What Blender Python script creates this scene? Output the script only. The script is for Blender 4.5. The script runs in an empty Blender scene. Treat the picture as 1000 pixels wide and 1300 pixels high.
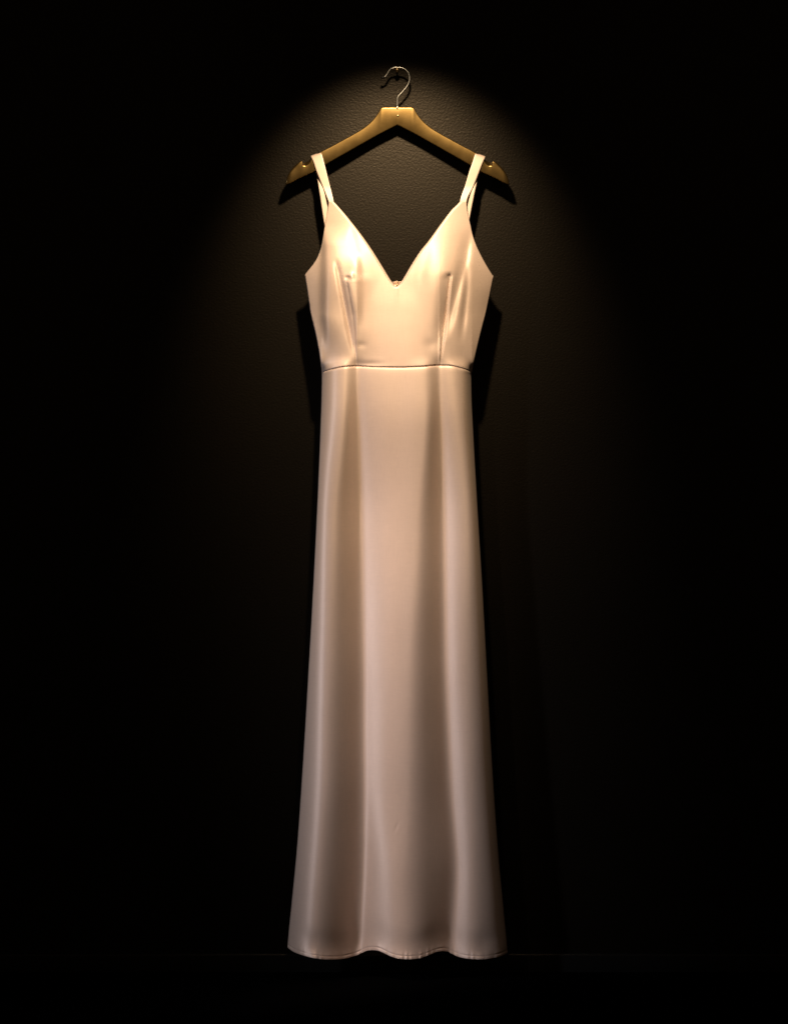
import bpy, bmesh, math
import numpy as np
from mathutils import Vector

# ------------------------------------------------------------------ scale
# 1 unit of the measuring grid = 1.5 mm on the wall; the wall is the plane y = 0,
# x to the right, z up, d = distance in front of the wall (y = -d)
CAM_D = 5.5          # camera to wall, metres
K = 0.0015
SET_BACK = 0.016     # the whole outfit hangs this much closer to the wall than first measured
ZC = 0.84            # camera height above the top of the skirting board


def P(px, py, d):
    """measured position -> world point lying d metres in front of the wall"""
    d = d - SET_BACK
    k = K * (CAM_D - d) / CAM_D
    return np.stack(np.broadcast_arrays((px - 500.0) * k, -d, ZC + (650.0 - py) * k), -1)


def V(px, py, d):
    return Vector(P(np.float64(px), np.float64(py), np.float64(d)).tolist())


# ------------------------------------------------------------------ camera, world, lamps
sc = bpy.context.scene
col = sc.collection
cam_data = bpy.data.cameras.new('camera')
cam = bpy.data.objects.new('camera', cam_data)
col.objects.link(cam)
cam.location = (0, -CAM_D, ZC)
cam.rotation_euler = (math.pi / 2, 0, 0)
cam_data.sensor_fit = 'VERTICAL'
cam_data.sensor_height = 24
cam_data.lens = 24 * CAM_D / (1300 * K)
cam_data.clip_end = 100
sc.camera = cam

world = bpy.data.worlds.new('World')
sc.world = world
world.use_nodes = True
world.node_tree.nodes['Background'].inputs[0].default_value = (1.0, 0.72, 0.48, 1)
world.node_tree.nodes['Background'].inputs[1].default_value = 0.022

sc.view_settings.view_transform = 'Standard'
sc.view_settings.look = 'None'
sc.view_settings.exposure = 0.0
sc.view_settings.gamma = 1.0


def spot(name, loc, target, power, color, cone, blend, radius, xscale=1.0):
    l = bpy.data.lights.new(name, 'SPOT')
    l.energy = power
    l.color = color
    l.spot_size = math.radians(cone)
    l.spot_blend = blend
    l.shadow_soft_size = radius
    o = bpy.data.objects.new(name, l)
    col.objects.link(o)
    o.location = loc
    o.rotation_euler = (Vector(target) - Vector(loc)).to_track_quat('-Z', 'Y').to_euler()
    o.scale = (xscale, 1, 1)
    return o


# warm picture lamp above and in front of the hanger
key_loc = Vector((0.0075, -0.55, 1.905))
ang = math.radians(50)
spot('key_spot', key_loc, key_loc + Vector((0, math.cos(ang), -math.sin(ang))), 60, (1.0, 0.765, 0.48), 56, 1.0, 0.026)
# framing spot higher up, its narrow beam held to the skirt
spot('skirt_spot', (-1.05, -1.6, 2.9), (-0.015, -0.10, 0.50), 190, (1.0, 0.79, 0.66), 30, 1.0, 0.08, 0.18)
# cooler framing spot from the left
spot('side_spot', (-2.6, -1.75, 1.6), (-0.01, -0.09, 0.53), 275, (0.84, 0.88, 1.0), 36, 1.0, 0.20, 0.112)

# ------------------------------------------------------------------ materials


def new_mat(name):
    m = bpy.data.materials.new(name)
    m.use_nodes = True
    nt = m.node_tree
    return m, nt, nt.nodes['Principled BSDF']


def node(nt, kind, **inputs):
    n = nt.nodes.new(kind)
    for k, v in inputs.items():
        n.inputs[k.replace('_', ' ')].default_value = v
    return n


def coords(nt, scale):
    tc = nt.nodes.new('ShaderNodeTexCoord')
    mp = nt.nodes.new('ShaderNodeMapping')
    mp.inputs['Scale'].default_value = scale
    nt.links.new(tc.outputs['Object'], mp.inputs['Vector'])
    return mp.outputs['Vector']


def ramp(nt, fac, stops):
    r = nt.nodes.new('ShaderNodeValToRGB')
    el = r.color_ramp.elements
    el[0].position, el[0].color = stops[0][0], (*stops[0][1], 1)
    el[1].position, el[1].color = stops[-1][0], (*stops[-1][1], 1)
    for p, c in stops[1:-1]:
        e = el.new(p)
        e.color = (*c, 1)
    nt.links.new(fac, r.inputs['Fac'])
    return r.outputs['Color']


def satin(name, tint, rough=0.53, metal=0.29):
    m, nt, b = new_mat(name)
    slub = node(nt, 'ShaderNodeTexNoise', Scale=1.0, Detail=3.0, Roughness=0.6)
    nt.links.new(coords(nt, (55, 55, 430)), slub.inputs['Vector'])
    warp = node(nt, 'ShaderNodeTexNoise', Scale=1.0, Detail=2.0, Roughness=0.6)
    nt.links.new(coords(nt, (430, 430, 36)), warp.inputs['Vector'])
    soft = node(nt, 'ShaderNodeTexNoise', Scale=9.0, Detail=3.0)
    nt.links.new(coords(nt, (1, 1, 0.5)), soft.inputs['Vector'])
    add = node(nt, 'ShaderNodeMath'); add.operation = 'ADD'
    nt.links.new(slub.outputs['Fac'], add.inputs[0]); nt.links.new(warp.outputs['Fac'], add.inputs[1])
    half = node(nt, 'ShaderNodeMath'); half.operation = 'MULTIPLY'; half.inputs[1].default_value = 0.5
    nt.links.new(add.outputs[0], half.inputs[0])
    lo = tuple(c * 0.92 for c in tint)
    nt.links.new(ramp(nt, half.outputs[0], [(0.3, lo), (0.7, tint)]), b.inputs['Base Color'])
    rr = node(nt, 'ShaderNodeMapRange')
    rr.inputs['To Min'].default_value = rough - 0.05
    rr.inputs['To Max'].default_value = rough + 0.05
    nt.links.new(soft.outputs['Fac'], rr.inputs['Value'])
    nt.links.new(rr.outputs['Result'], b.inputs['Roughness'])
    b.inputs['Specular IOR Level'].default_value = 0.6
    b.inputs['Metallic'].default_value = metal
    b.inputs['Anisotropic'].default_value = 0.65
    b.inputs['Anisotropic Rotation'].default_value = 0.25
    tg = nt.nodes.new('ShaderNodeTangent'); tg.direction_type = 'UV_MAP'; tg.uv_map = 'weave'
    nt.links.new(tg.outputs['Tangent'], b.inputs['Tangent'])
    b.inputs['Sheen Weight'].default_value = 0.12
    b.inputs['Sheen Roughness'].default_value = 0.4
    bump = node(nt, 'ShaderNodeBump', Strength=0.11, Distance=0.0007)
    nt.links.new(half.outputs[0], bump.inputs['Height'])
    b2 = node(nt, 'ShaderNodeBump', Strength=0.16, Distance=0.006)
    nt.links.new(soft.outputs['Fac'], b2.inputs['Height'])
    nt.links.new(bump.outputs['Normal'], b2.inputs['Normal'])
    nt.links.new(b2.outputs['Normal'], b.inputs['Normal'])
    return m


SATIN = satin('champagne_satin', (0.80, 0.605, 0.50))

GOLD, nt, b = new_mat('gold_painted_wood')
n1 = node(nt, 'ShaderNodeTexNoise', Scale=1.0, Detail=4.0)
nt.links.new(coords(nt, (40, 40, 40)), n1.inputs['Vector'])
n2 = node(nt, 'ShaderNodeTexNoise', Scale=1.0, Detail=3.0)
nt.links.new(coords(nt, (120, 400, 900)), n2.inputs['Vector'])
nt.links.new(ramp(nt, n1.outputs['Fac'], [(0.3, (0.235, 0.147, 0.048)), (0.7, (0.285, 0.182, 0.064))]), b.inputs['Base Color'])
b.inputs['Metallic'].default_value = 0.92
rr = node(nt, 'ShaderNodeMapRange'); rr.inputs['To Min'].default_value = 0.23; rr.inputs['To Max'].default_value = 0.29
nt.links.new(n1.outputs['Fac'], rr.inputs['Value']); nt.links.new(rr.outputs['Result'], b.inputs['Roughness'])
bp = node(nt, 'ShaderNodeBump', Strength=0.04, Distance=0.0004)
nt.links.new(n2.outputs['Fac'], bp.inputs['Height']); nt.links.new(bp.outputs['Normal'], b.inputs['Normal'])

CHROME, nt, b = new_mat('polished_hook_steel')
b.inputs['Base Color'].default_value = (0.80, 0.77, 0.72, 1)
b.inputs['Metallic'].default_value = 1.0
n1 = node(nt, 'ShaderNodeTexNoise', Scale=300.0)
rr = node(nt, 'ShaderNodeMapRange'); rr.inputs['To Min'].default_value = 0.22; rr.inputs['To Max'].default_value = 0.30
nt.links.new(n1.outputs['Fac'], rr.inputs['Value']); nt.links.new(rr.outputs['Result'], b.inputs['Roughness'])

BRASS, nt, b = new_mat('polished_brass')
b.inputs['Base Color'].default_value = (0.72, 0.52, 0.26, 1)
b.inputs['Metallic'].default_value = 1.0
n1 = node(nt, 'ShaderNodeTexNoise', Scale=200.0)
rr = node(nt, 'ShaderNodeMapRange'); rr.inputs['To Min'].default_value = 0.34; rr.inputs['To Max'].default_value = 0.44
nt.links.new(n1.outputs['Fac'], rr.inputs['Value']); nt.links.new(rr.outputs['Result'], b.inputs['Roughness'])

RUBBER, nt, b = new_mat('black_hook_tip')
b.inputs['Base Color'].default_value = (0.012, 0.011, 0.010, 1)
n1 = node(nt, 'ShaderNodeTexNoise', Scale=150.0)
rr = node(nt, 'ShaderNodeMapRange'); rr.inputs['To Min'].default_value = 0.35; rr.inputs['To Max'].default_value = 0.5
nt.links.new(n1.outputs['Fac'], rr.inputs['Value']); nt.links.new(rr.outputs['Result'], b.inputs['Roughness'])


def dark_paint(name, c, rough, grain, bump_s, dist, spec=0.2):
    m, nt, b = new_mat(name)
    big = node(nt, 'ShaderNodeTexNoise', Scale=3.0, Detail=5.0)
    nt.links.new(coords(nt, (1, 1, 1)), big.inputs['Vector'])
    nt.links.new(ramp(nt, big.outputs['Fac'], [(0.3, tuple(x * 0.85 for x in c)), (0.7, tuple(x * 1.12 for x in c))]), b.inputs['Base Color'])
    b.inputs['Roughness'].default_value = rough
    b.inputs['Specular IOR Level'].default_value = spec
    b.inputs['Specular Tint'].default_value = (1.0, 0.84, 0.66, 1)
    g = node(nt, 'ShaderNodeTexNoise', Scale=grain, Detail=2.5, Roughness=0.55, Distortion=0.4)
    nt.links.new(coords(nt, (1, 1, 1)), g.inputs['Vector'])
    bp = node(nt, 'ShaderNodeBump', Strength=bump_s, Distance=dist)
    nt.links.new(g.outputs['Fac'], bp.inputs['Height'])
    nt.links.new(bp.outputs['Normal'], b.inputs['Normal'])
    return m


WALLM = dark_paint('black_roller_painted_wall', (0.0036, 0.0027, 0.0018), 0.40, 250.0, 0.23, 0.0018, 0.42)
FLOORM = dark_paint('black_floor', (0.0015, 0.0015, 0.0015), 0.8, 90.0, 0.2, 0.001, 0.0)
SKIRTM = dark_paint('black_gloss_skirting', (0.010, 0.010, 0.010), 0.3, 60.0, 0.15, 0.0008, 0.35)

# ------------------------------------------------------------------ helpers


def mesh_obj(name, verts, faces, mat, parent=None, smooth=True, sharp=None):
    me = bpy.data.meshes.new(name)
    me.from_pydata([tuple(map(float, v)) for v in verts], [], faces)
    me.validate()
    bm = bmesh.new(); bm.from_mesh(me)
    bmesh.ops.remove_doubles(bm, verts=bm.verts, dist=1e-6)
    bm.to_mesh(me); bm.free()
    if smooth:
        me.polygons.foreach_set('use_smooth', [True] * len(me.polygons))
    if sharp is not None:
        me.set_sharp_from_angle(angle=math.radians(sharp))
    if mat == SATIN:
        uv = me.uv_layers.new(name='weave')
        co = np.zeros(len(me.vertices) * 3); me.vertices.foreach_get('co', co); co = co.reshape(-1, 3)
        li = np.zeros(len(me.loops), dtype=np.int32); me.loops.foreach_get('vertex_index', li)
        uv.data.foreach_set('uv', co[li][:, [0, 2]].ravel())
    me.materials.append(mat)
    o = bpy.data.objects.new(name, me)
    col.objects.link(o)
    if parent is not None:
        o.parent = parent
        o.matrix_parent_inverse = parent.matrix_world.inverted()
    return o


def root(name, loc, label, cat):
    o = bpy.data.objects.new(name, None)
    col.objects.link(o)
    o.location = loc
    o.empty_display_size = 0.05
    o['label'] = label
    o['category'] = cat
    bpy.context.view_layer.update()
    return o


def grid_faces(nr, nc, flip=False, off=0):
    f = []
    for i in range(nr - 1):
        for j in range(nc - 1):
            a = off + i * nc + j
            q = (a, a + nc, a + nc + 1, a + 1)
            f.append(q[::-1] if flip else q)
    return f


def solidify(o, t, offset=-1):
    m = o.modifiers.new('cloth_thickness', 'SOLIDIFY')
    m.thickness = t
    m.offset = offset
    return m


def smooth1(a, n, axis, passes=2):
    """box blur, edge padded"""
    a = np.moveaxis(np.array(a, float), axis, 0)
    for _ in range(passes):
        p = np.concatenate([np.repeat(a[:1], n, 0), a, np.repeat(a[-1:], n, 0)])
        c = np.cumsum(np.concatenate([np.zeros_like(p[:1]), p]), 0)
        a = (c[2 * n + 1:] - c[:-(2 * n + 1)]) / (2 * n + 1)
    return np.moveaxis(a, 0, axis)


def pc(xs, pts):
    """smooth (monotone cubic) interpolation through points"""
    pts = np.array(pts, float)
    x, y = pts[:, 0], pts[:, 1]
    h = np.diff(x); dl = np.diff(y) / h
    m = np.zeros_like(y)
    m[0], m[-1] = dl[0], dl[-1]
    for i in range(1, len(x) - 1):
        if dl[i - 1] * dl[i] > 0:
            w1, w2 = 2 * h[i] + h[i - 1], h[i] + 2 * h[i - 1]
            m[i] = (w1 + w2) / (w1 / dl[i - 1] + w2 / dl[i])
    xs = np.clip(np.asarray(xs, float), x[0], x[-1])
    i = np.clip(np.searchsorted(x, xs, side='right') - 1, 0, len(h) - 1)
    t = (xs - x[i]) / h[i]
    return ((2 * t**3 - 3 * t**2 + 1) * y[i] + (t**3 - 2 * t**2 + t) * h[i] * m[i]
            + (-2 * t**3 + 3 * t**2) * y[i + 1] + (t**3 - t**2) * h[i] * m[i + 1])


def sstep(x, a, b):
    t = np.clip((x - a) / (b - a), 0, 1)
    return t * t * (3 - 2 * t)


def tube(name, pts, radii, mat, parent=None, n=10, cap=True):
    pts = [Vector(p) for p in pts]
    verts, faces = [], []
    t0 = (pts[1] - pts[0]).normalized()
    up = Vector((0, 1, 0)) if abs(t0.y) < 0.9 else Vector((1, 0, 0))
    for i, p in enumerate(pts):
        t = (pts[min(i + 1, len(pts) - 1)] - pts[max(i - 1, 0)]).normalized()
        a = t.cross(up).normalized(); bb = t.cross(a).normalized()
        r = radii[i] if hasattr(radii, '__len__') else radii
        for j in range(n):
            w = 2 * math.pi * j / n
            verts.append(p + r * (math.cos(w) * a + math.sin(w) * bb))
    for i in range(len(pts) - 1):
        for j in range(n):
            faces.append((i * n + j, i * n + (j + 1) % n, (i + 1) * n + (j + 1) % n, (i + 1) * n + j))
    if cap:
        faces.append(tuple(range(n))[::-1]); faces.append(tuple((len(pts) - 1) * n + j for j in range(n)))
    o = mesh_obj(name, verts, faces, mat, parent, sharp=50)
    return o


def value_noise(X, Y, seed):
    r = np.random.RandomState(seed)
    g = r.rand(64, 64)
    x0 = np.floor(X).astype(int); y0 = np.floor(Y).astype(int)
    fx = X - x0; fy = Y - y0
    fx = fx * fx * (3 - 2 * fx); fy = fy * fy * (3 - 2 * fy)
    a = g[x0 % 64, y0 % 64]; b_ = g[(x0 + 1) % 64, y0 % 64]
    c = g[x0 % 64, (y0 + 1) % 64]; d = g[(x0 + 1) % 64, (y0 + 1) % 64]
    return (a * (1 - fx) + b_ * fx) * (1 - fy) + (c * (1 - fx) + d * fx) * fy - 0.5


# ------------------------------------------------------------------ setting
Z_FLOOR = -0.035
w = mesh_obj('wall', [(-3, 0, Z_FLOOR), (3, 0, Z_FLOOR), (3, 0, 3.2), (-3, 0, 3.2)], [(0, 1, 2, 3)], WALLM, smooth=False)
w['kind'] = 'structure'; w['label'] = 'black roller painted wall behind the hanging dress'
f = mesh_obj('floor', [(-3, 0, Z_FLOOR), (-3, -7, Z_FLOOR), (3, -7, Z_FLOOR), (3, 0, Z_FLOOR)], [(0, 1, 2, 3)], FLOORM, smooth=False)
f['kind'] = 'structure'; f['label'] = 'black floor below the hem of the dress'
# low skirting board, its rounded top edge catches a thin line of light
prof = [(-0.0005, Z_FLOOR + 0.0005), (-0.012, Z_FLOOR + 0.0005), (-0.012, -0.004)]
for i in range(7):
    a = math.pi / 2 * i / 6
    prof.append((-0.008 - 0.004 * math.cos(a), -0.004 + 0.004 * math.sin(a)))
prof.append((-0.0005, 0.0))
vs = [(x, y, z) for x in (-2.9, 2.9) for y, z in prof]
n = len(prof)
s = mesh_obj('skirting_board', vs, [(i, i + 1, n + i + 1, n + i) for i in range(n - 1)], SKIRTM, sharp=30)
s['kind'] = 'structure'; s['label'] = 'low black skirting board along the foot of the wall'

# ------------------------------------------------------------------ wall peg
peg = root('wall_peg', V(504, 88.6, 0.016), 'small brass peg in the black wall holding the hanger hook', 'peg')
tube('shank', [V(504, 88.6, 0.016), V(504, 88.6, 0.043)], 0.0018, BRASS, peg, 12)
hd = []
hr = []
for i in range(7):
    a = math.pi / 2 * i / 6
    hd.append(V(504, 88.6, 0.0435 + 0.0040 * math.sin(a))); hr.append(max(0.0046 * math.cos(a), 0.0002))
tube('peg_head', [V(504, 88.6, 0.0415)] + hd, [0.0026] + hr, BRASS, peg, 16)

# ------------------------------------------------------------------ hanger
XH = 504.3
half = lambda x: abs(x - XH)
hanger = root('clothes_hanger', V(XH, 159, 0.04), 'gold wooden clothes hanger with notched shoulders and steel hook on the wall', 'hanger')
TOP = [(0, 136), (19.6, 136.0), (20.4, 136.6), (24.5, 143.5), (31.5, 152.5), (41, 161), (54, 169.3), (69, 177.6), (84, 185.8), (97, 192.6),
       (108.8, 200.5), (110.2, 204.2), (113.5, 208.3), (117, 209.9), (119.6, 209.2), (120.6, 206.0), (121.3, 204.4), (123.5, 205.1),
       (127, 207.6), (133, 213.4), (137.5, 219.8), (140.6, 227.5), (141.9, 233.2)]
BOT = [(0, 158.8), (1.0, 159.2), (24, 171), (54, 188), (84, 205), (106, 218.2), (124, 226.2), (137, 233.3), (141.9, 235.2)]
us = np.unique(np.concatenate([np.linspace(0, 19.6, 10), np.linspace(19.6, 105, 70), np.linspace(105, 127, 50), np.linspace(127, 141.9, 26)]))
TOPB = [q for q in TOP if q[0] < 100 or q[0] > 121]
top = pc(us, TOP); topb = 0.5 * pc(us, TOPB) + 0.5 * top; bot = np.interp(us, *np.array(BOT).T)


def plane_d(u):
    return 0.039 + 0.014 * (u / 142.0)**2


verts, faces = [], []
NA = 6
xs_all = np.concatenate([-us[::-1], us[1:]])
tt = np.concatenate([top[::-1], top[1:]]); tbk = np.concatenate([topb[::-1], topb[1:]]); bb_ = np.concatenate([bot[::-1], bot[1:]])
for x, yt, yb, ytb in zip(xs_all, tt, bb_, tbk):
    u = abs(x)
    h = max(yb - yt, 0.6)
    T = 9.6 - 1.6 * (u / 142)                       # thickness in grid units (about 14 mm)
    T *= math.sqrt(max(1 - max(0, (u - 134) / 8.2)**2, 0.02))
    rt = 1.7 + 2.6 * float(sstep(u, 121, 132))
    rb = 1.5
    rt = min(rt, h * 0.6, T * 0.48); rb = min(rb, h * 0.35, T * 0.45)
    ring = []
    for (cy, cd, r, a0) in ((yb - rb, T / 2 - rb, rb, -90), (yt + rt, T / 2 - rt, rt, 0), (min(yt, ytb) + rt, -T / 2 + rt, rt, 90), (yb - rb, -T / 2 + rb, rb, 180)):
        for i in range(NA):
            a = math.radians(a0 + 90 * i / (NA - 1))
            ring.append((cy - r * math.sin(a), cd + r * math.cos(a)))
    for (yy, dd) in ring:
        verts.append(V(XH + x, yy, plane_d(u) + dd * K))
nR = 4 * NA
nS = len(xs_all)
for i in range(nS - 1):
    for j in range(nR):
        faces.append((i * nR + j, i * nR + (j + 1) % nR, (i + 1) * nR + (j + 1) % nR, (i + 1) * nR + j))
faces.append(tuple(range(nR))[::-1]); faces.append(tuple((nS - 1) * nR + j for j in range(nR)))
body = mesh_obj('hanger_body', verts, faces, GOLD, hanger, sharp=42)

HK = [(504.3, 139), (504.3, 132), (504.3, 124.6), (505.2, 122.6), (508.5, 119), (513, 114), (517.6, 107.5), (519.8, 100.5), (519.0, 94.3), (515.6, 89.4),
      (510.4, 86.4), (504, 85.4), (498.2, 86.4), (494.2, 89.2), (492, 92.8), (490.3, 95.8), (487.8, 97.9)]
HK = np.array(HK)
# resample smoothly
tpar = np.concatenate([[0], np.cumsum(np.hypot(*np.diff(HK, axis=0).T))])
tq = np.linspace(0, tpar[-1], 90)
hx = pc(tq, np.stack([tpar, HK[:, 0]], 1)); hy = pc(tq, np.stack([tpar, HK[:, 1]], 1))
hx = smooth1(hx, 1, 0, 1); hy = smooth1(hy, 1, 0, 1)
hook = tube('hook', [V(a, c, 0.0455) for a, c in zip(hx, hy)], 0.0020, CHROME, hanger, 12)
tipr = [0.0016, 0.0024, 0.0028, 0.0026, 0.0014]
tube('hook_tip', [V(488.2 - i * 1.15, 97.7 + i * 0.28, 0.0455) for i in range(5)], tipr, RUBBER, hook, 12)
pin = []
for i in range(5):
    a = math.pi / 2 * i / 4
    pin.append(V(505, 147, 0.0463 + 0.0010 * math.sin(a)))
tube('pin', pin, [max(0.0022 * math.cos(math.pi / 2 * i / 4), 0.0002) for i in range(5)], BRASS, hanger, 12)
cl = [V(504.3, 136.4 - i * 0.45, 0.0455) for i in range(4)]
tube('ferrule', cl, [0.0034, 0.0034, 0.0030, 0.0022], CHROME, hanger, 14)

# ------------------------------------------------------------------ dress
dress = root('satin_dress', V(504, 1218, 0.09), 'long champagne satin evening dress with V neck hanging from the gold hanger', 'dress')

SIDE_L = [(349, 387), (372, 390.5), (395, 394), (430, 402), (455, 406.3), (476, 408.5), (500, 408.2), (550, 406.6), (620, 403.8), (720, 399), (850, 391.8), (960, 385.2), (1070, 377.6), (1150, 370), (1190, 366), (1204, 365), (1222, 365.2)]
SIDE_R = [(352, 626), (375, 621.5), (395, 617), (435, 607), (455, 602.4), (470, 599.2), (476, 598.3), (500, 598.6), (550, 600.8), (640, 605.8), (740, 612), (850, 618), (980, 625.2), (1090, 633), (1160, 639.6), (1210, 644), (1222, 644.4)]
SEAM = [(408, 474), (416, 470.6), (425, 468.2), (438, 466), (452, 465.2), (478, 466.4), (505, 466.8), (532, 466), (556, 464.2), (568, 464.4), (582, 467), (592, 470.2), (599, 474)]
HEM = [(365, 1203), (371, 1208.5), (380, 1213), (392, 1216.8), (405, 1218.6), (417, 1218), (428, 1215), (440, 1209.8), (448, 1207.2), (456, 1206.4), (464, 1207), (474, 1210), (486, 1214.6), (498, 1217.2), (513, 1218.2),
       (530, 1217), (545, 1213), (558, 1208.9), (568, 1207.8), (575, 1208.4), (581, 1210.8), (588, 1214.6), (600, 1217.4), (614, 1218.2), (628, 1216.6), (638, 1213.4), (645, 1209.5)]


def side_d(Y):
    return pc(Y, [(250, 0.0575), (300, 0.064), (350, 0.068), (470, 0.070), (600, 0.073), (850, 0.080), (1222, 0.092)])


# ---- skirt front: the slope of the cloth across each row is given and integrated into depth
NODES = {
    476: ([408, 416, 432, 446, 453.5, 455.5, 466, 500, 540, 553, 556.5, 558.5, 588, 599], [.80, .45, .05, -.35, -.40, .40, .18, .06, .00, -.30, -.35, .40, .02, -.80]),
    520: ([408, 416, 434, 444, 453, 455, 470, 500, 542, 552, 557.5, 559.5, 588, 600], [.80, .50, .08, -.50, -.70, .60, .30, .10, .05, -.50, -.60, .55, .05, -.75]),
    640: ([402, 411, 423, 434, 456, 458, 476, 500, 530, 545, 561, 563, 593, 606], [.66, .50, .14, -.60, -.85, .66, .44, .20, .05, -.72, -.80, .64, .10, -.65]),
    850: ([391, 405, 416, 432, 459, 461, 480, 502, 520, 540, 563, 565, 594, 618], [.64, .54, .16, -.62, -.88, .70, .48, .22, .08, -.75, -.85, .66, .14, -.60]),
    1000: ([383, 400, 412, 428, 459, 461, 480, 502, 518, 542, 569, 571, 600, 626], [.64, .54, .16, -.62, -.88, .74, .50, .22, .08, -.75, -.85, .66, .14, -.60]),
    1100: ([376, 392, 404, 422, 459, 462, 486, 503, 516, 542, 577, 579, 603, 635], [.64, .56, .16, -.62, -.85, 1.1, .58, .22, .05, -.72, -.85, .68, .14, -.60]),
    1212: ([365, 383, 398, 421, 453, 457, 487, 506, 520, 544, 570, 574, 605, 645], [.68, .58, .14, -.70, -.80, 1.1, .60, .22, .02, -.75, -.80, .74, .14, -.60]),
}
ky = sorted(NODES)
nx = np.array([NODES[k][0] for k in ky], float); nm = np.array([NODES[k][1] for k in ky], float)
NR, NC = 330, 241
sgrid = np.linspace(0, 1, NC)
tgrid = np.concatenate([np.linspace(0, 0.03, 26)[:-1], np.linspace(0.03, 0.94, 245), np.linspace(0.94, 1, 61)[1:]])
NR = len(tgrid)
x_top = 408.3 + sgrid * (598.7 - 408.3); x_bot = 365 + sgrid * (644.5 - 365)
ys0 = pc(x_top, SEAM); ys1 = pc(x_bot, HEM)
Y = ys0[None, :] + tgrid[:, None] * (ys1 - ys0)[None, :]
XL = pc(Y, SIDE_L); XR = pc(Y, SIDE_R)
Yrow = Y.mean(1)
v1 = np.interp(Yrow, ky, 0.5 * (nx[:, 4] + nx[:, 5])); v2 = np.interp(Yrow, ky, 0.5 * (nx[:, 10] + nx[:, 11]))
te = np.linspace(0, 1, 400)


def even(a, n_):
    return np.interp(tgrid, te, smooth1(np.interp(te, tgrid, a), n_, 0, 2))


v1, v2 = even(v1, 12), even(v2, 12)
valley_w = np.interp(Yrow, [470, 560, 900, 1212], [2.2, 4.5, 5.0, 7.0])
J1, J2 = 60, 185                                   # columns that run down the two valleys
X = np.zeros_like(Y)
MI = np.zeros((NR, NC - 1))                        # slope of each strip between two columns
for i in range(NR):
    X[i] = np.where(np.arange(NC) <= J1, XL[i] + (v1[i] - XL[i]) * np.arange(NC) / J1,
                    np.where(np.arange(NC) <= J2, v1[i] + (v2[i] - v1[i]) * (np.arange(NC) - J1) / (J2 - J1),
                             v2[i] + (XR[i] - v2[i]) * (np.arange(NC) - J2) / (NC - 1 - J2)))
    y = np.clip(Yrow[i], ky[0], ky[-1])
    xi = np.array([np.interp(y, ky, nx[:, k]) for k in range(nx.shape[1])])
    mi = np.array([np.interp(y, ky, nm[:, k]) for k in range(nm.shape[1])])
    sh1 = v1[i] - 0.5 * (xi[4] + xi[5]); sh2 = v2[i] - 0.5 * (xi[10] + xi[11])
    xm = 0.5 * (X[i, 1:] + X[i, :-1])
    w_ = valley_w[i]
    xv = np.concatenate([xi[:4], [v1[i] - w_, v1[i] + w_], xi[6:10], [v2[i] - w_, v2[i] + w_], xi[12:]])
    MI[i] = np.interp(xm, xv, mi)
MI = smooth1(MI, 4, 1, 2)
MI = np.where(MI < 0, 0.85 * MI, 0.92 * MI)
Me = np.stack([np.interp(te, tgrid, MI[:, j]) for j in range(NC - 1)], 1)
Me = smooth1(Me, 9, 0, 2)
MI = np.stack([np.interp(tgrid, te, Me[:, j]) for j in range(NC - 1)], 1)
Xm = 0.5 * (X[:, 1:] + X[:, :-1]); Ym = 0.5 * (Y[:, 1:] + Y[:, :-1])
MI += 0.10 * value_noise(Xm / 26.0 + 3, Ym / 170.0, 5) + 0.04 * value_noise(Xm / 12.0, Ym / 70.0 + 9, 8)
dX = np.diff(X, axis=1)
pos = (np.clip(MI, 0, None) * dX).sum(1); neg = (np.clip(-MI, 0, None) * dX).sum(1)
MI = np.where(MI < 0, MI * even(pos / neg, 6)[:, None], MI)
D = np.concatenate([np.zeros((NR, 1)), np.cumsum(MI * dX, 1)], 1) * K
D -= D[:, -1:] * sgrid[None, :]
tn = 2 * sgrid[None, :] - 1
dome = (0.013 + 0.004 * tgrid[:, None]) * (1 - np.abs(tn)**14)
amp = 0.85 + 0.20 * tgrid[:, None]
D = side_d(Y) + dome + amp * D
D += 0.014 * (1 - sstep(Y, 462, 680)) * (1 - tn**4)
D -= 0.009 * sstep(Y, 468, 640) * (1 - sstep(Y, 640, 1000)) * (1 - tn**4)
TOPROW = (X[0].copy(), D[0].copy())
TOPSOFT = smooth1(D[0], 22, 0, 2)
# rolled edge into the waist seam
dy0 = Y - ys0[None, :]
D -= 0.0016 * np.exp(-(dy0 / 1.1)**2) * np.clip(6 * (1 - np.abs(tn)), 0, 1)
# hem: stiff turned-up band that kicks forward, stitched a little above the edge
dy1 = ys1[None, :] - Y
wav = 0.35 + 0.5 * (value_noise(X / 30.0, 0 * Y + 3.3, 21) + 0.5) + 1.0 * np.exp(-((X - 392) / 24.0)**2) + 1.1 * np.exp(-((X - 617) / 17.0)**2) + 0.5 * np.exp(-((X - 535) / 22.0)**2)
D += wav * (0.0030 * np.exp(-(dy1 / 8.0)**2) - 0.0019 * np.exp(-((dy1 - 22) / 13.0)**2)) * np.clip(5 * (1 - np.abs(tn)), 0, 1)
puck = value_noise(X / 3.0, Y / 60.0, 31)
D -= (0.0008 + 0.0014 * puck) * np.exp(-((dy1 - 4.2) / 0.9)**2)
D += 0.0024 * puck * np.exp(-(dy1 / 7.0)**2)
# tiny crease in the cloth low on the middle fold
D -= 0.0005 * np.exp(-((X - (503 - (Y - 1050) * 0.5)) / 1.3)**2) * np.exp(-((Y - 1050) / 5.0)**2)
skirt = mesh_obj('skirt_front', P(X, Y, D).reshape(-1, 3), grid_faces(NR, NC), SATIN, dress)
solidify(skirt, 0.0011)
SK_SIDE = D[:, 0].copy()

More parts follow.
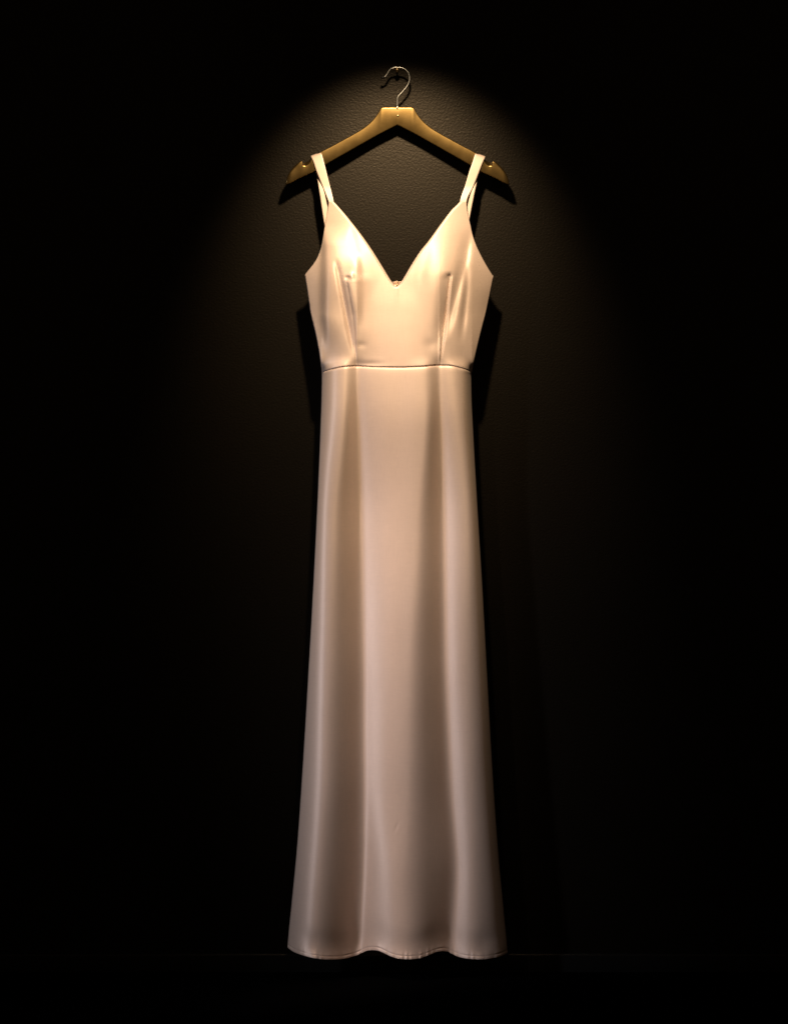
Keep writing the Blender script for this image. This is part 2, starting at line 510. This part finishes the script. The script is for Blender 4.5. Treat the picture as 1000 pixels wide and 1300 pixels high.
# ---- skirt back, hanging a little lower so its inside shows under the raised hem
NB, NCB = 90, 81
sb = np.linspace(0, 1, NCB); tb = np.linspace(0, 1, NB)
xt = 408.6 + sb * (598.4 - 408.6); xb = 365.5 + sb * (644 - 365.5)
env = np.clip(8 * (1 - np.abs(2 * sb - 1)), 0, 1)
yb0 = pc(xt, SEAM)
yb1 = np.interp(sb, [0, 0.06, 0.12, 0.3, 0.45, 0.6, 0.8, 0.95, 1], [1203, 1209, 1212, 1214.3, 1212.5, 1206.0, 1206.5, 1208, 1209])
Yb = yb0[None] + tb[:, None] * (yb1 - yb0)[None]
XLb = pc(Yb, SIDE_L) + 0.15; XRb = pc(Yb, SIDE_R) - 0.15
Xb = XLb + sb[None] * (XRb - XLb)
tnb = 2 * sb[None] - 1
Db = side_d(Yb) - 0.034 * (1 - np.abs(tnb)**3) * (1 + 0.2 * tb[:, None]) + 0.010 * tb[:, None] * np.sin(sb[None] * 17) * (1 - tnb**4)
mesh_obj('skirt_back', P(Xb, Yb, Db).reshape(-1, 3), grid_faces(NB, NCB, True), SATIN, dress)

# ---- bodice front
OUT_L = [(256, 417.6), (262, 417.0), (272, 415.2), (285, 412.8), (300, 410.2), (315, 407.2), (325, 403.8), (335, 398.0), (343, 391.6), (349, 387)]
OUT_R = [(256, 591.6), (262, 592.0), (272, 593.6), (285, 596.6), (300, 600.0), (312, 604.4), (325, 610.6), (336, 616.6), (346, 622.6), (352, 626.4)]
NECK_L = [(256, 423.4), (262, 428.8), (280, 444.2), (300, 459.8), (320, 473.6), (341.6, 487.0), (358.7, 497.8), (364.5, 502.6)]
NECK_R = [(256, 583.8), (258, 582.2), (266, 574.0), (285, 559.2), (305.6, 544.2), (320, 532.6), (335, 523.0), (356, 510.4), (360, 507.6), (364.5, 502.6)]
YV = 364.5


def out_l(y):
    return np.where(y < 349, pc(y, OUT_L), pc(y, SIDE_L))


def out_r(y):
    return np.where(y < 352, pc(y, OUT_R), pc(y, SIDE_R))


def line(Y_, pts):
    p = np.array(pts, float)
    return np.interp(Y_, p[:, 0], p[:, 1])


def envy(Y_, a, b_, c, d):
    return sstep(Y_, a, b_) * (1 - sstep(Y_, c, d))


def groove(X_, Y_, pts, wl, wr, depth, e):
    dx = X_ - line(Y_, pts)
    return -depth * np.exp(-(dx / np.where(dx < 0, wl, wr))**2) * envy(Y_, *e)


def step(X_, Y_, pts, w_, h, L, e):
    dx = X_ - line(Y_, pts)
    s_ = 0.5 + 0.5 * np.tanh(dx / w_)
    fade = np.exp(-(np.clip(dx * np.sign(L), 0, None) / abs(L))**2)
    if L < 0:
        s_ = 1 - s_
    return h * s_ * fade * envy(Y_, *e)


def bodice_d(X_, Y_):
    hw = pc(Y_, [(250, 100), (300, 110), (350, 119.5), (400, 110), (474, 95.2)])
    xc = pc(Y_, [(250, 505), (350, 506), (474, 503.5)])
    t = np.clip(np.abs(X_ - xc) / hw, 0, 1)
    H = pc(Y_, [(250, 0.018), (300, 0.030), (350, 0.036), (410, 0.037), (474, 0.036)])
    d = side_d(Y_) + H * (1 - t**3.2)
    # bust
    for cx in (441, 563):
        sy = np.where(Y_ < 348, 52.0, 42.0)
        d = d + 0.011 * np.exp(-((X_ - cx) / 31.0)**2 - ((Y_ - 348) / sy)**2)
    # left side: set-back side panel, dart with two furrows
    d += step(X_, Y_, [(280, 410), (330, 410.5), (400, 410), (450, 414)], 4.2, 0.0135, 26, (282, 312, 400, 455))
    d += groove(X_, Y_, [(330, 426.5), (400, 440.0), (465, 452.5)], 3.4, 3.0, 0.0044, (326, 346, 425, 460))
    d += step(X_, Y_, [(340, 438), (360, 440), (400, 448), (440, 452), (465, 453.5)], 3.0, 0.0066, 22, (345, 358, 415, 458))
    d += groove(X_, Y_, [(350, 439), (400, 447.5), (465, 453.2)], 1.0, 0.9, 0.0022, (350, 362, 600, 601))
    d -= 0.0045 * np.exp(-((X_ - 441.5) / 3.2)**2 - ((Y_ - 353) / 3.0)**2)
    d += 0.0035 * np.exp(-((X_ - 446) / 3.5)**2 - ((Y_ - 350) / 4.0)**2)
    d += step(X_, Y_, [(320, 456), (400, 457), (440, 456)], 3.0, 0.0050, -16, (318, 340, 375, 425))
    d += groove(X_, Y_, [(300, 447), (330, 455)], 5.0, 6.0, 0.0008, (275, 300, 325, 345))
    # right side: dart, long fold beside it
    d += groove(X_, Y_, [(346, 571.5), (400, 566.0), (464, 558.0)], 9.0, 1.8, 0.0048, (343, 356, 410, 448))
    d += groove(X_, Y_, [(346, 571.5), (400, 566.0), (464, 558.0)], 1.0, 0.9, 0.0022, (348, 360, 600, 601))
    d += groove(X_, Y_, [(290, 596), (330, 590.5), (360, 582), (400, 572), (440, 563)], 9.0, 5.5, 0.0054, (285, 322, 395, 436))
    d += groove(X_, Y_, [(330, 594), (370, 592), (430, 586)], 4.0, 4.0, 0.0028, (330, 350, 400, 440))
    d -= 0.0015 * np.exp(-((X_ - 570.5) / 3.0)**2 - ((Y_ - 350.5) / 2.6)**2)
    d += groove(X_, Y_, [(310, 545), (350, 535)], 4.0, 6.0, 0.0008, (305, 325, 345, 372))
    # soft dents near the foot of the darts and irregular tension in the cloth
    d += -0.0009 * np.exp(-((X_ - 459) / 6.0)**2 - ((Y_ - 438) / 4.0)**2)
    d += -0.0012 * np.exp(-((X_ - 547) / 8.0)**2 - ((Y_ - 437) / 7.0)**2)
    d += -0.0016 * np.exp(-((X_ - 470) / 16.0)**2 - ((Y_ - 462) / 4.0)**2)
    d += 0.0010 * value_noise(X_ / 26.0, Y_ / 36.0, 3) + 0.0003 * value_noise(X_ / 11.0 + 4, Y_ / 16.0, 4)
    # raised pull line from the V down the centre
    d += groove(X_, Y_, [(364, 503), (420, 503)], 2.5, 2.5, -0.0006, (358, 366, 368, 395))
    return d


def bodice_edges(X_, Y_, D_):
    # turned edges roll gently back at neckline and armhole
    nk = np.minimum(np.abs(X_ - pc(Y_, NECK_L)), np.abs(X_ - pc(Y_, NECK_R)))
    D_ = D_ - 0.0022 * np.exp(-(nk / 1.6)**2) * (Y_ < YV + 1)
    yse = pc(X_, SEAM)
    miss = np.interp(X_, *TOPROW) - bodice_d(X_, yse)
    broad = np.interp(X_, TOPROW[0], TOPSOFT) - bodice_d(X_, yse)
    D_ = D_ + broad * np.exp(-((yse - Y_) / 70.0)**2) + (miss - broad) * np.exp(-((yse - Y_) / 9.0)**2)
    D_ = D_ - 0.0022 * np.exp(-((yse - Y_) / 1.1)**2)
    return D_


verts, faces = [], []
NCUP = 84
ycup = np.concatenate([np.linspace(256, 262, 7)[:-1], np.linspace(262, YV, 118)])
sc_ = np.linspace(0, 1, NCUP)
for side in ('l', 'r'):
    Yc = np.repeat(ycup[:, None], NCUP, 1)
    a, c = (out_l(ycup), pc(ycup, NECK_L)) if side == 'l' else (pc(ycup, NECK_R), out_r(ycup))
    Xc = a[:, None] + sc_[None] * (c - a)[:, None]
    Dc = bodice_edges(Xc, Yc, bodice_d(Xc, Yc))
    off = len(verts)
    verts += P(Xc, Yc, Dc).reshape(-1, 3).tolist()
    faces += grid_faces(len(ycup), NCUP, False, off)
    if side == 'l':
        rowl = (out_l(np.array([YV]))[0], 502.6)
    else:
        rowr = (502.6, out_r(np.array([YV]))[0])
# lower bodice shares its first row with both cups
xr0 = np.concatenate([rowl[0] + sc_ * (rowl[1] - rowl[0]), (rowr[0] + sc_ * (rowr[1] - rowr[0]))[1:]])
lo, hi = xr0[0], xr0[-1]
ss = (xr0 - lo) / (hi - lo)
xw = 408.3 + ss * (598.7 - 408.3)
yw = pc(xw, SEAM)
tl = np.concatenate([np.linspace(0, 0.93, 92), np.linspace(0.93, 1, 18)[1:]])
Yl = YV + tl[:, None] * (yw - YV)[None]
XLl = pc(Yl, SIDE_L); XRl = pc(Yl, SIDE_R)
Xl = XLl + ss[None] * (XRl - XLl)
Xl[0] = xr0
Dl = bodice_edges(Xl, Yl, bodice_d(Xl, Yl))
off = len(verts)
verts += P(Xl, Yl, Dl).reshape(-1, 3).tolist()
faces += grid_faces(len(tl), len(ss), False, off)
bod = mesh_obj('bodice_front', verts, faces, SATIN, dress)
solidify(bod, 0.0016)

# ---- bodice back, cut low
nb, ncb = 40, 81
sb = np.linspace(0, 1, ncb)
ytop = 350 + 12.0 * (1 - np.abs(2 * sb - 1)**1.6)
xtp = 387.6 + sb * (625.4 - 387.6)
xbt = 408.6 + sb * (598.4 - 408.6)
ybt = pc(xbt, SEAM)
tb = np.linspace(0, 1, nb)
Yb = ytop[None] + tb[:, None] * (ybt - ytop)[None]
XLb = np.where(Yb < 349, 387, pc(Yb, SIDE_L)) + 0.2; XRb = np.where(Yb < 352, 626, pc(Yb, SIDE_R)) - 0.2
Xb = XLb + sb[None] * (XRb - XLb)
Db = side_d(Yb) - 0.032 * (1 - np.abs(2 * sb[None] - 1)**2.6)
bb = mesh_obj('bodice_back', P(Xb, Yb, Db).reshape(-1, 3), grid_faces(nb, ncb, True), SATIN, dress)
solidify(bb, 0.0014)


# ---- straps: front length, over the hanger, back length
def strap(name, left, right, label=None):
    """left/right: lists of (px, py, d) down the two edges of the ribbon"""
    L_ = np.array(left, float); R_ = np.array(right, float)
    par = np.concatenate([[0], np.cumsum(np.linalg.norm(np.diff(0.5 * (L_ + R_) * [1, 1, 650], axis=0), axis=1))])
    q = np.linspace(0, par[-1], 90)
    q = np.unique(np.concatenate([q, par]))
    def res(A):
        return np.stack([pc(q, np.stack([par, A[:, k]], 1)) for k in range(3)], 1)
    a, c = res(L_), res(R_)
    n_ = 9
    vs_ = []
    for i in range(len(q)):
        for j in range(n_):
            w_ = j / (n_ - 1)
            p = a[i] * (1 - w_) + c[i] * w_
            vs_.append(P(p[0], p[1], p[2]))
    o = mesh_obj(name, vs_, grid_faces(len(q), n_), SATIN, dress)
    solidify(o, 0.0016, 0)
    bv = o.modifiers.new('soft_edge', 'BEVEL'); bv.width = 0.0005; bv.segments = 2; bv.limit_method = 'ANGLE'
    return o


strap('strap',
      [(417.9, 258.5, .0630), (417.2, 256, .0635), (409.6, 236, .0555), (401.6, 216, .0560), (397.6, 204, .0550), (395.4, 199.6, .0535), (395.0, 198.2, .0490), (395.2, 198.6, .0445), (396.6, 203, .0385), (399.6, 213, .0388), (402.6, 225, .0480), (406.4, 248, .0545), (412.2, 286, .0530), (426, 354, .0375)],
      [(423.8, 258.5, .0630), (423.4, 256, .0635), (418.6, 236, .0555), (413.6, 216, .0560), (410.0, 202, .0550), (408.0, 195.4, .0535), (407.2, 193.6, .0490), (407.6, 194.2, .0445), (409.5, 203, .0385), (411.4, 213, .0388), (414.0, 225, .0480), (417.6, 248, .0545), (423.0, 286, .0530), (437, 354, .0375)])
strap('strap',
      [(583.3, 258.5, .0630), (583.6, 256, .0635), (590.0, 236, .0555), (596.0, 216, .0560), (600.2, 204, .0550), (602.6, 196.4, .0535), (603.6, 194.6, .0490), (603.2, 195.2, .0445), (602.0, 203, .0385), (599.0, 213, .0388), (595.6, 225, .0480), (591.0, 248, .0545), (584.0, 286, .0530), (569, 354, .0375)],
      [(591.8, 258.5, .0630), (592.0, 256, .0635), (600.8, 236, .0555), (608.6, 216, .0560), (613.4, 204, .0550), (615.2, 200.2, .0535), (615.6, 199.0, .0490), (615.3, 199.6, .0445), (613.4, 205, .0385), (610.4, 213, .0388), (606.6, 225, .0480), (601.4, 248, .0545), (594.0, 286, .0530), (580, 354, .0375)])

# ---- hook and eye with a puckered tab at the top of the back zip, seen in the V
r = np.random.RandomState(7)
uu = np.linspace(-1, 1, 25); vv = np.linspace(0, 1, 13)
U, Vv = np.meshgrid(uu, vv)
ztop = 356.2 + 1.2 * np.abs(np.sin(U * 3.1 + 0.4)) + 1.0 * U**2
Xz = 504.0 + U * (6.6 - 1.4 * Vv)
Yz = ztop + Vv * (366 - ztop)
Dz = 0.040 + 0.0035 * np.sin(U * 6.5 + Vv * 2.0) + 0.0030 * (1 - Vv) * np.cos(U * 9) + 0.002 * value_noise(U * 6 + 8, Vv * 5, 12)
tab = mesh_obj('zip_tab', P(Xz, Yz, Dz).reshape(-1, 3), grid_faces(13, 25), SATIN, dress)
solidify(tab, 0.0009)
ring = [V(503.6 + 2.0 * math.cos(a), 359.6 + 1.9 * math.sin(a), 0.0455) for a in np.linspace(0.3, 2 * math.pi, 22)]
tube('fastening_eye', ring, 0.0006, BRASS, tab, 8)
